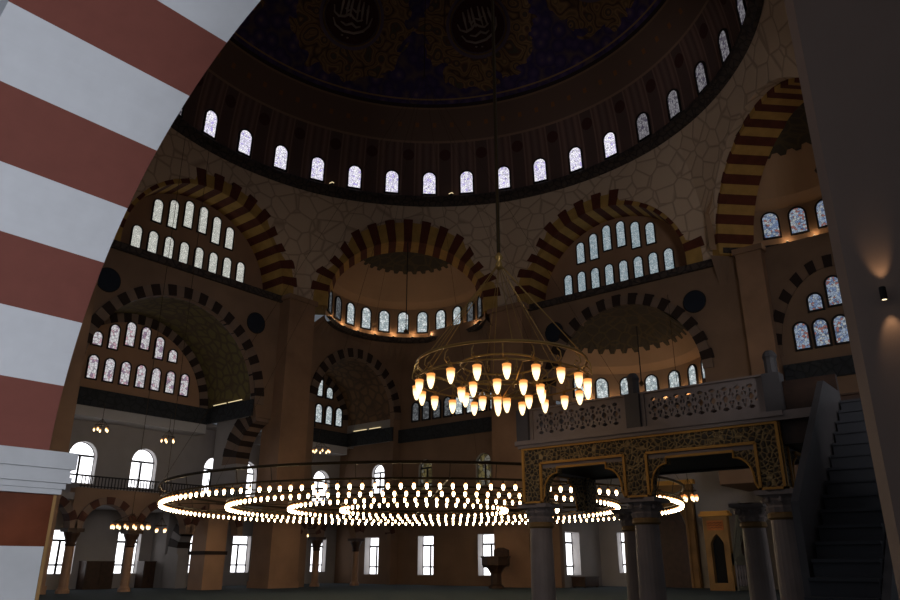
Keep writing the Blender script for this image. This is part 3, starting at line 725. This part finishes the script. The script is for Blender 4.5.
def scroll(a, R, z):
    return [(R * cos(a) + q[0] * cos(a), R * sin(a) + q[0] * sin(a), z + q[1]) for q in ((0, .45), (.07, .38), (.09, .27), (.02, .22), (-.04, .27), (0, .33), (.03, .3))]
m = MB()
for k in range(20): m.tube(scroll(2 * PI * k / 20, RO, .0), .011, 5)
for k in range(10): m.tube(scroll(2 * PI * k / 10, RI, -.02), .010, 5)
m.build('scrollwork', brass, sm)
TUL = [(0, -.135), (.018, -.128), (.036, -.095), (.056, -.03), (.066, .03), (.068, .08), (.076, .115), (.062, .12)]
lp = None
for R, n, z, off in ((RO, 20, 0, .12), (RI, 10, -.06, .3), (.10, 2, -.22, .4)):
    for k in range(n):
        a = 2 * PI * (k + off) / n
        if lp is None:
            m = MB(); m.lathe(TUL, n=12); lp = m.build('lamp', lampbig, sm, smooth=True); lp.location = (R * cos(a), R * sin(a), z)
            m = MB(); m.lathe([(.050, .118), (.056, .135), (.030, .16), (.018, .20), (.03, .215), (0, .24)], n=10); m.build('lamp_cap', brass, lp)
        else:
            c = lp.copy(); COL.objects.link(c); c.parent = sm; c.location = (R * cos(a), R * sin(a), z)
            for g in list(lp.children): d = g.copy(); COL.objects.link(d); d.parent = c

def small_chandelier(x, y, z, R, n, top, label, sz=1.0, two=False):
    e = empty('small_chandelier', (x, y, z), label, 'chandelier')
    m = MB(); m.tube([(0, 0, .15), (0, 0, top - z)], .014, 5); m.build('hanging_rod', darkbrass, e)
    m = MB(); m.tube(ringpts(R, .22 * sz, 28), .018, 5, True)
    for k in range(4): a = PI / 2 * k; m.tube([(R * cos(a), R * sin(a), .22 * sz), (0, 0, .6 * sz)], .01, 4)
    m.build('ring', darkbrass, e); first = None
    for k in range(n):
        a = 2 * PI * (k + .25) / n; p = (R * cos(a), R * sin(a), 0)
        if first is None:
            m = MB(); m.lathe([(q[0] * sz * 1.15, q[1] * sz * 1.15) for q in LAMP], n=8); first = m.build('lamp', lampg2, e, p, True)
        else: c = first.copy(); COL.objects.link(c); c.parent = e; c.location = p
    return e
small_chandelier(-18.5, -4.14, 7.84, .34, 5, 9.25, 'small lit chandelier in the upper gallery by the leftmost arched window')
small_chandelier(-18.5, -.28, 7.74, .34, 5, 9.25, 'small lit chandelier in the upper gallery beside the second arched window')
small_chandelier(-18.5, 11.0, 8.42, .55, 8, 9.25, 'small lit chandelier in the upper gallery right of the big pier')
small_chandelier(-14.2, -4.1, 2.86, .82, 14, 24.3, 'wide lit ring chandelier hanging in front of the left arcade')
small_chandelier(-14.2, -2.55, 2.76, .26, 4, 24.3, 'small lit chandelier just right of the wide ring one at the left arcade')
small_chandelier(-18.0, 9.6, 2.95, .20, 3, 4.05, 'small lit chandelier under the gallery beside the right edge of the pier')
small_chandelier(5.45, 14.0, 4.3, .36, 6, 15, 'small brass chandelier glowing under the gilded platform near the minbar', 1.6)
for x, y, z, lb in ((3.66, 14.0, 2.68, 'single glowing bulb right of the middle platform column'), (1.75, 14.6, 2.68, 'single glowing bulb left of the middle platform column'), (-18.5, 10.05, 7.6, 'single tiny bulb on the gallery beside the big pier')):
    e = empty('hanging_bulb', (x, y, z), lb, 'lamp'); m = MB(); m.lathe([(0, -.08), (.05, -.05), (.065, 0), (.04, .06), (.02, .08)], n=10); m.build('bulb', smallg, e)
    m = MB(); m.tube([(0, 0, .08), (0, 0, 1.4)], .01, 5); m.build('cord', darkframe, e)
# rods hanging in the exedra and the mihrab half dome
for x, y, z0, z1, lb in ((-10.8, 10.8, 15.2, 21.8, 'thin dark rod hanging in the middle exedra'), (1.75, 17.9, 11.2, 14.9, 'thin dark rod hanging in the mihrab half dome'), (14.1, 12.2, 18.6, 22.1, 'thin dark rod hanging in the right exedra')):
    e = empty('hanging_lamp', (x, y, z0), lb, 'lamp'); m = MB(); m.tube([(0, 0, .3), (0, 0, z1 - z0)], .03, 6); m.build('rod', darkframe, e)
    m = MB(); m.lathe([(0, 0), (.12, .05), (.16, .16), (.06, .3), (0, .32)], n=12); m.build('lamp_body', darkbrass, e)

# ------------------------------------------------------------------ gilded platform (muezzin's gallery)
YF, YB = -10.52, -8.1
XL, XR, XS = 11.95, 16.86, 18.45
pf = empty('raised_platform', (14.4, -9.3, 0), 'grey marble raised platform on columns with gilded frieze and pierced railing', 'platform')
def PF(mb, name, mat, **k):
    o = mb.build(name, mat, pf, **k); o.location = (-14.4, 9.3, 0); return o
colp = None
for x, y in ((12.17, YF + .22), (14.28, YF + .22), (16.52, YF + .22), (12.9, -7.95), (15.3, -7.95)):
    m = MB(); m.lathe([(.30, 0), (.30, .18), (.25, .22), (.27, .30), (.225, .36), (.215, 1.2), (.200, 1.86)], (x, y, 0), 20); sh = PF(m, 'column', greyset, smooth=False)
    m = MB()
    m.lathe([(.205, 1.84), (.24, 1.87), (.235, 1.93), (.21, 1.95)], (x, y, 0), 20, mi=1)
    m.lathe([(.205, 1.95), (.23, 2.02), (.205, 2.05), (.25, 2.12), (.225, 2.15), (.29, 2.24), (.34, 2.27)], (x, y, 0), 24, mi=0, flute=.10)
    for k in range(8):
        a = PI / 4 * k + .2; m.lathe([(0, -.05), (.035, -.03), (.04, 0), (.02, .035), (0, .04)], (x + .27 * cos(a), y + .27 * sin(a), 2.13), 6, mi=0)
    m.box(x - .31, x + .31, y - .31, y + .31, 2.2, 2.27)
    c = m.build('capital', [greyset, gold_ln], sh)
# gilded panels, frieze and brackets, front then right side then left side
def gilded(fn, spans, z0, z1):
    a0, a1 = spans[0][0], spans[-1][1]
    m = MB()
    def bx(mb, u0, u1, za, zb, d0=-.0, d1=.22):
        q = [(u0, za), (u1, za), (u1, zb), (u0, zb)]; mb.hexa([fn(a, b, d0) for a, b in q] + [fn(a, b, d1) for a, b in q])
    bx(m, a0, a1, 3.0, 3.28)
    for u0, u1 in spans: bx(m, u0, u1, 2.27, 3.0)
    PF(m, 'gilded_frieze', gildcarve)
    t = MB(); s = .022
    bx(t, a0, a1, 3.262, 3.262 + 2 * s, -.03, .02)
    for i, (u0, u1) in enumerate(spans):
        bx(t, u0, u0 + 2 * s, 2.27, 3.0 if i else 3.262, -.03, .02); bx(t, u1 - 2 * s, u1, 2.27, 3.0 if i < len(spans) - 1 else 3.262, -.03, .02)
        bx(t, u0, u1, 2.27, 2.27 + 2 * s, -.03, .02)
    bm = MB()
    for (p0, p1), (q0, q1) in zip(spans, spans[1:]):
        bx(t, p1 - s, q0 + s, 3.0 - s, 3.0 + s, -.03, .02)
        bx(bm, p1, q0, 2.90, 2.98, .02, .2)
        for u, sg in ((p1, 1), (q0, -1)):
            w, zt = .33, 2.90
            poly = [(u, zt), (u + sg * w, zt), (u + sg * w, zt - .10)] + [(u + sg * (w - (w - .05) * sin(PI / 2 * k / 6)), zt - .10 - .33 * (1 - cos(PI / 2 * k / 6))) for k in range(1, 7)] + [(u + sg * .05, zt - .5), (u, zt - .6)]
            if sg < 0: poly = poly[::-1]
            br = MB(); br.prism(poly, fn, .0, .18); PF(br, 'bracket', gildcarve)
            pts = [fn(a, b, -.02) for a, b in (poly if sg > 0 else poly[::-1])][1:]
            t.tube(pts, .018, 5)
        bx(t, p1 + .33, q0 - .33, 2.88, 2.92, -.03, .02)
    PF(t, 'gold_border', goldtrim); PF(bm, 'beam', greyset)
gilded(lambda u, z, d: (u, YF + d, z), [(XL, 12.38), (14.04, 14.5), (16.28, 16.68)], 2.27, 3.28)
gilded(lambda u, z, d: (16.665 - d, u, z), [(YF + .04, YF + .4), (YB - .4, YB)], 2.27, 3.28)
gilded(lambda u, z, d: (XL + .015 + d, u, z), [(YF + .04, YF + .4), (YB - .4, YB)], 2.27, 3.28)
m = MB(); m.box(XL + .2, 16.5, YF + .2, YB, 2.93, 3.02); m.box(16.5, XS, YF + .1, YB, 2.95, 3.3); m.box(XL, 16.7, YB - .15, YB, 2.9, 3.28); PF(m, 'soffit', walnut)
m = MB(); m.box(XL - .06, XS, YF - .06, YB + .06, 3.3, 3.44); m.box(XL - .10, 16.8, YF - .10, YF + .02, 3.36, 3.44); PF(m, 'deck', greyset)
# pierced railing panels: pattern of stars between hexagons, cut right through
def pierced(fn, u0, u1, zc):
    hs = []; n = max(2, int(round((u1 - u0) / .215))); p = (u1 - u0) / n
    def lens(c, zz, w, h): return Hole(c - w, c + w, lambda u, c=c: zz - h * min(1, 1.6 * (1 - abs(u - c) / w)), lambda u, c=c: zz + h * min(1, 1.6 * (1 - abs(u - c) / w)), 4)
    for k in range(n):
        c = u0 + p * (k + .5); hs.append(lens(c, zc, .052, .056))
        for q in (-1, 1):
            hs.append(lens(c, zc + q * .168, .058, .030)); hs.append(lens(c, zc + q * .098, .020, .028))
            hs.append(lens(c + q * .078, zc + .062, .020, .036)); hs.append(lens(c + q * .078, zc - .062, .020, .036))
    for k in range(1, n):
        c = u0 + p * k
        for q in (-1, 1): hs.append(lens(c, zc + q * .135, .024, .030))
    return hs
def rail_panel(fn, u0, u1, mat=None):
    mat = mat or greyset
    z0, z1 = 3.44, 4.02; zc = 3.74
    mb = wall(fn, u0, u1, z0, z1, pierced(fn, u0 + .14, u1 - .14, zc), .07)
    q = [(u0, z1), (u1, z1), (u1, z1 + .03), (u0, z1 + .03)]
    mb.hexa([fn(a, b, -.05) for a, b in q] + [fn(a, b, .12) for a, b in q])
    for a, b in ((u0, u0 + .08), (u1 - .08, u1)):
        q = [(a, z0), (b, z0), (b, z1), (a, z1)]; mb.hexa([fn(x, y, -.025) for x, y in q] + [fn(x, y, .095) for x, y in q])
    PF(mb, 'railing_panel', mat)
FR = lambda u, z, d: (u, YF + d, z)
rail_panel(FR, 12.15, 14.22); rail_panel(FR, 14.46, 16.58)
rail_panel(lambda u, z, d: (XL + d, u, z), YF + .14, YB); rail_panel(lambda u, z, d: (u, YB - d, z), XL + .1, XS, walnut)  # rear panel coloured dark to stand for shade behind the pierced holes
for x, y, zt in ((12.03, YF + .03, 4.18), (14.34, YF + .03, 4.42), (16.70, YF + .03, 4.42), (12.03, YB, 4.2)):
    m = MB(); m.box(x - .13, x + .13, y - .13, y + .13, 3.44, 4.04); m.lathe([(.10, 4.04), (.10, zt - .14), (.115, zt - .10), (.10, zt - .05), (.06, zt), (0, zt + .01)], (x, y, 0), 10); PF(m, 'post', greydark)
# side screen towards the stair
m = MB(); m.box(16.84, 17.6, YF - .0, YF + .1, 3.44, 3.9); PF(m, 'side_screen', walnut)

# stair up to the platform
st = empty('staircase', (17.98, -13.0, 0), 'dark slate stair climbing beside the near pillar to the platform', 'stairs')
NS = 19; Y0 = -15.1; Y1 = YF - .12; rs = 3.42 / NS; tr = (Y1 - Y0) / NS
sp_ = None
for k in range(NS):
    y = Y0 + k * tr
    m = MB(); m.box(-.31, .33, 0, tr + .03, max(-.24, -rs * k), rs - .035, 0); m.box(-.31, .33, -.03, tr, rs - .035, rs, 1)
    m.build('step', [stairm, stairm], st, (0, y + 13.0, rs * k))
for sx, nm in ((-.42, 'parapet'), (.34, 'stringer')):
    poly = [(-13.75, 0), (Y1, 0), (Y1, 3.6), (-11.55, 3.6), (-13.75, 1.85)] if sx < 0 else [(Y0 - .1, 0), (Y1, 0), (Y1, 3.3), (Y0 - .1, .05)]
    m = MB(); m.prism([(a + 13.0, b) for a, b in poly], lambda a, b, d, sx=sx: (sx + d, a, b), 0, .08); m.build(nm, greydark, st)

# ------------------------------------------------------------------ foreground arch and pillar
cam_y = -22.52171
YA0, YA1 = -19.70, -16.52
AX, AZ, AR = 13.705, 2.92, 8.23
FA = lambda u, z, d: (u, YA1 - d, z)
fa = MB(); angs = []
edge_px = [3.01, 3.99, 5.18, 6.31, 7.29, 8.26, 9.08, 9.85, 10.45]
zs_ = [2.62]                                                        # joint heights on the west haunch
arch = empty('wall_foreground_arch', (0, 0, 0)); struct(arch, 'white and dusty pink striped arch in the left foreground')
t_start = PI - .012
def hgt(z): return PI - math.asin(max(-1, min(1, (z - AZ) / AR)))
joints = [hgt(z) for z in (3.08, 4.39, 5.58, 6.71, 7.69, 8.66, 9.48, 10.16)]
step = joints[-2] - joints[-1]
while joints[-1] > .05: joints.append(joints[-1] - step)
r = MB()
for k, (t0, t1) in enumerate(zip(joints, joints[1:])):
    for j in range(6):
        a, b = t0 + (t1 - t0) * j / 6, t0 + (t1 - t0) * (j + 1) / 6
        q = [(AR * cos(a), AR * sin(a)), (AR * cos(b), AR * sin(b)), ((AR + 1.3) * cos(b), (AR + 1.3) * sin(b)), ((AR + 1.3) * cos(a), (AR + 1.3) * sin(a))]
        r.hexa([FA(AX + u, AZ + z, 0) for u, z in q] + [FA(AX + u, AZ + z, YA1 - YA0) for u, z in q], k % 2)
r.build('voussoirs', [pinkst, whitest], arch)
sp_w = wall(lambda u, z, d: FA(AX + u, z, d), -15.5, 9.8, 3.1, 15.5, [Hole(-AR - 1.25, AR + 1.25, lambda u: 3.0, lambda u: AZ + math.sqrt(max(0, (AR + 1.25) ** 2 - u * u)), 40)], YA1 - YA0 - .1)
sp_w.build('spandrel', grey, arch)
def footing(x_in, s):
    """pier under the springing: s=-1 grows to the west, +1 to the east"""
    m = MB(); X = lambda a: x_in + s * a
    def bxx(mb, a0, a1, y0, y1, z0, z1, mi=0): mb.box(min(X(a0), X(a1)), max(X(a0), X(a1)), y0, y1, z0, z1, mi)
    for dz0, dz1, pr_ in ((2.80, 3.09, .21), (2.66, 2.80, .15), (2.56, 2.66, .18), (2.46, 2.56, .12), (2.37, 2.46, .08)):
        bxx(m, -.5 - pr_, 1.6, YA0 - .2, YA1 + pr_, dz0, dz1)
    m.build('impost', greystone, arch)
    m = MB(); bxx(m, -.48, 1.5, YA0, YA1 - .0, 1.50, 2.37); m.build('marble_panel', panelbrown, arch)
    m = MB(); bxx(m, -.50, 1.5, YA0, YA1 - .02, 0, 1.50); m.build('dado', greystone, arch)
    m = MB(); bxx(m, -.47, 1.45, YA1 - .0, YA1 + .06, 0, 2.37); m.build('corner_strip', gold_ln if s < 0 else pierm, arch)
footing(5.52, -1)
footing(AX + AR, 1)

# near right pillar with chamfered corners and an up-and-down wall lamp
pil = MB(); zt = 15.0
PX0, PY = 18.82, -16.45
poly = [(PX0, PY + .35), (PX0 + .12, PY + .05), (PX0 + .95, PY), (PX0 + 1.15, PY - .10), (PX0 + 2.9, PY - .10), (PX0 + 2.9, PY + 1.2), (PX0 + .2, PY + 1.2), (PX0, PY + 1.0)]
n = len(poly)
for k in range(n):
    a, b = poly[k], poly[(k + 1) % n]; pil.face([(*a, 0), (*b, 0), (*b, zt), (*a, zt)])
struct(pil.build('pillar_near', pillarm), 'tall taupe pillar at the right edge')
SX, SY, SZ = 19.17, PY - .02, 3.10
sc = empty('wall_sconce', (SX, SY, SZ), 'small black up and down wall lamp on the near right pillar', 'lamp'); sc.scale = (.7, .7, .7)
m = MB(); m.lathe([(0, -.07), (.030, -.07), (.034, -.06), (.034, .06), (.030, .07), (0, .07)], (0, -.06, 0), 14); m.build('body', darkframe, sc)
m = MB(); m.box(-.02, .02, -.05, .03, -.025, .025); m.build('bracket', darkframe, sc)
m = MB(); m.lathe([(0, -.072), (.024, -.072)], (0, -.06, 0), 12); m.build('lower_lens', smallg, sc)
m = MB(); m.lathe([(0, .072), (.024, .072)], (0, -.06, 0), 12); m.build('upper_lens', smallg, sc)

# ------------------------------------------------------------------ mihrab, minbar, pulpit, chest
mh = empty('mihrab', (1.75, 20.0, 0), 'tall honey marble mihrab niche seen between the platform columns', 'mihrab')
m = MB(); F = lambda u, z, d: (u, d, z)
wall(F, -1.55, 1.55, 0, 5.6, [arch_hole(0, .95, -.01, 3.3, 1.1)], .2, mb=m)
for u in (-1.45, -1.05, 1.05, 1.45): m.lathe([(.07, 0), (.07, 5.4)], (u, -.03, 0), 8)
m.build('frame', goldmarble, mh)
m = MB(); m.lathe([(.95, 0), (.95, 3.3), (.7, 4.0), (.3, 4.4), (0, 4.45)], (0, .02, 0), 14, PI, 2 * PI)
nm_ = m.build('niche', walnut, mh); nm_.scale = (1, -.18, 1)
m = MB(); m.box(-1.7, 1.7, -.15, .15, 5.6, 5.85); m.build('cornice', goldtrim, mh)

mi = empty('minbar', (5.72, 16.35, 0), 'ornate minbar pulpit with a dark arched doorway and gold lintel', 'pulpit')
m = MB(); wall(F, -.62, .62, 0, 3.55, [Hole(-.33, .33, lambda u: .35, lambda u: 2.25 + .42 * (1 - abs(u / .33) ** 1.4), 10)], .35, mb=m); m.build('portal', goldmarble, mi)
m = MB(); m.box(-.33, .33, .3, .34, .3, 2.8); m.build('doorway_shade', black, mi)  # black sheet stands in for the shade inside the doorway
m = MB(); m.box(-.78, .78, -.08, .4, 3.55, 3.68); m.box(-.70, .70, -.04, .4, 3.68, 3.8); m.build('lintel', goldtrim, mi)
m = MB(); m.box(-.42, .42, -.03, .0, 2.86, 3.34); m.build('inscription_panel', redpanel, mi)
m = MB()
for z in (2.98, 3.1, 3.22): m.tube([(-.36 + .06 * k, -.045, z + .03 * sin(k * 1.9 + z * 9)) for k in range(13)], .012, 4)
m.build('lettering', maroon, mi)
sd = lambda u, z, d: (.62 - d, u, z)
m = MB(); m.prism([(.35, 1.35), (3.1, 1.35), (3.1, 3.0), (2.3, 4.4), (.35, 1.75)], sd, 0, .12); m.build('side_panel', palewood, mi)
m = MB()
for k in range(4): m.tube([sd(.5 + .16 * k, 1.5 + .05 * k, -.02), sd(2.25 - .0 * k, 4.2 - .42 * k, -.02)], .03, 4)
m.tube([sd(1.75 + .32 * cos(2 * PI * k / 16), 2.15 + .55 * sin(2 * PI * k / 16), -.02) for k in range(16)], .04, 5, True); m.build('moulding', palewood, mi)
m = MB(); m.prism([(1.75 + .30 * cos(2 * PI * k / 16), 2.15 + .52 * sin(2 * PI * k / 16)) for k in range(16)], sd, -.015, .0); m.build('oval_panel', walnut, mi)
m = MB(); m.box(.5, .72, .35, 3.1, 1.2, 1.38); m.box(.5, .70, .35, 3.1, 0, .2); m.build('base_rail', palewood, mi)
bal = None
for k in range(7):
    if bal is None: m = MB(); m.lathe([(.05, .2), (.08, .4), (.05, .6), (.075, .85), (.06, 1.2)], n=8); bal = m.build('baluster', greyset, mi, (.6, .55, 0))
    else: c = bal.copy(); COL.objects.link(c); c.parent = mi; c.location = (.6, .55 + .4 * k, 0)
m = MB(); m.box(-.5, .5, .5, 3.1, .2, 1.2); m.build('core', walnut, mi)

pu = empty('preaching_chair', (-5.35, 12.6, 0), 'dark wooden preacher chair in front of the brown pier', 'pulpit')
m = MB(); m.lathe([(.42, 0), (.42, .12), (.30, .2), (.30, .75), (.45, 1.0), (.62, 1.15)], n=8); m.build('pedestal', walnut, pu)
m = MB(); m.lathe([(.70, 1.12), (.78, 1.2), (.78, 1.55), (.84, 1.6), (.84, 1.66), (.70, 1.66), (.70, 1.2)], n=8); m.build('balcony', walnut, pu)
m = MB(); m.prism([(-.5, 1.6), (.5, 1.6), (.5, 2.0), (.2, 2.12), (-.2, 2.12), (-.5, 2.0)], lambda a, b, d: (a, .5 + d, b), 0, .08); m.build('backrest', walnut, pu)
ch = empty('low_chest', (-2.45, 17.3, 0), 'low dark wooden chest under the window of the mihrab recess', 'chest')
m = MB(); m.box(-.42, .42, -.8, .8, .05, .52); m.build('body', walnut, ch)
m = MB(); m.box(-.45, .45, -.83, .83, .52, .58); m.build('lid', walnut, ch)
for sx in (-.34, .34):
    for sy in (-.7, .7): m = MB(); m.box(sx - .05, sx + .05, sy - .05, sy + .05, 0, .06); m.build('leg', walnut, ch)

# ------------------------------------------------------------------ east side of the near aisle: unseen windows added to light the white arch
EW = lambda u, z, d: (31.0 + d, u, z)
ew = [arch_hole(u, 1.25, .9, 7.2, 1.25, 10) for u in (-29.2, -26.0, -22.8)]
struct(wall(EW, -32, -12, 0, 12, ew, .5).build('wall_right', grey), 'unseen aisle wall with windows added to light the arch')
for u in (-29.2, -26.0, -22.8): window(lambda u_, z, d: EW(u_, z, d + .4), u, 1.22, .92, 8.4, g_fill, frame=.03, style='clear', d=0)

# ------------------------------------------------------------------ real lamps
WARM = (1.0, .68, .38)
light('sconce_up', 'SPOT', (SX, SY - .035, SZ + .06), 1.9, WARM, (PI - .38, 0, 0), spot_size=rad(46), spot_blend=.8, shadow_soft_size=.02)
light('sconce_down', 'SPOT', (SX, SY - .035, SZ - .06), 1.9, WARM, (.38, 0, 0), spot_size=rad(46), spot_blend=.8, shadow_soft_size=.02)

# ------------------------------------------------------------------ world, camera, view
w = bpy.data.worlds.new('World'); bpy.context.scene.world = w; w.use_nodes = True
w.node_tree.nodes['Background'].inputs[0].default_value = (.80, .88, 1.0, 1); w.node_tree.nodes['Background'].inputs[1].default_value = .12

cd = bpy.data.cameras.new('Camera'); cd.sensor_width = 36; cd.lens = 736 / 900 * 36; cd.clip_start = .05; cd.clip_end = 300
co = bpy.data.objects.new('Camera', cd); COL.objects.link(co); co.location = cam
co.rotation_euler = (PI / 2 + math.atan(265 / 736), 0, -rad(320.93))
sc_ = bpy.context.scene; sc_.camera = co
sc_.view_settings.view_transform = 'Standard'; sc_.view_settings.look = 'None'; sc_.view_settings.gamma = 1; sc_.view_settings.use_curve_mapping = False
sc_.view_settings.exposure = 0
sc_.cycles.max_bounces = 6; sc_.cycles.diffuse_bounces = 4
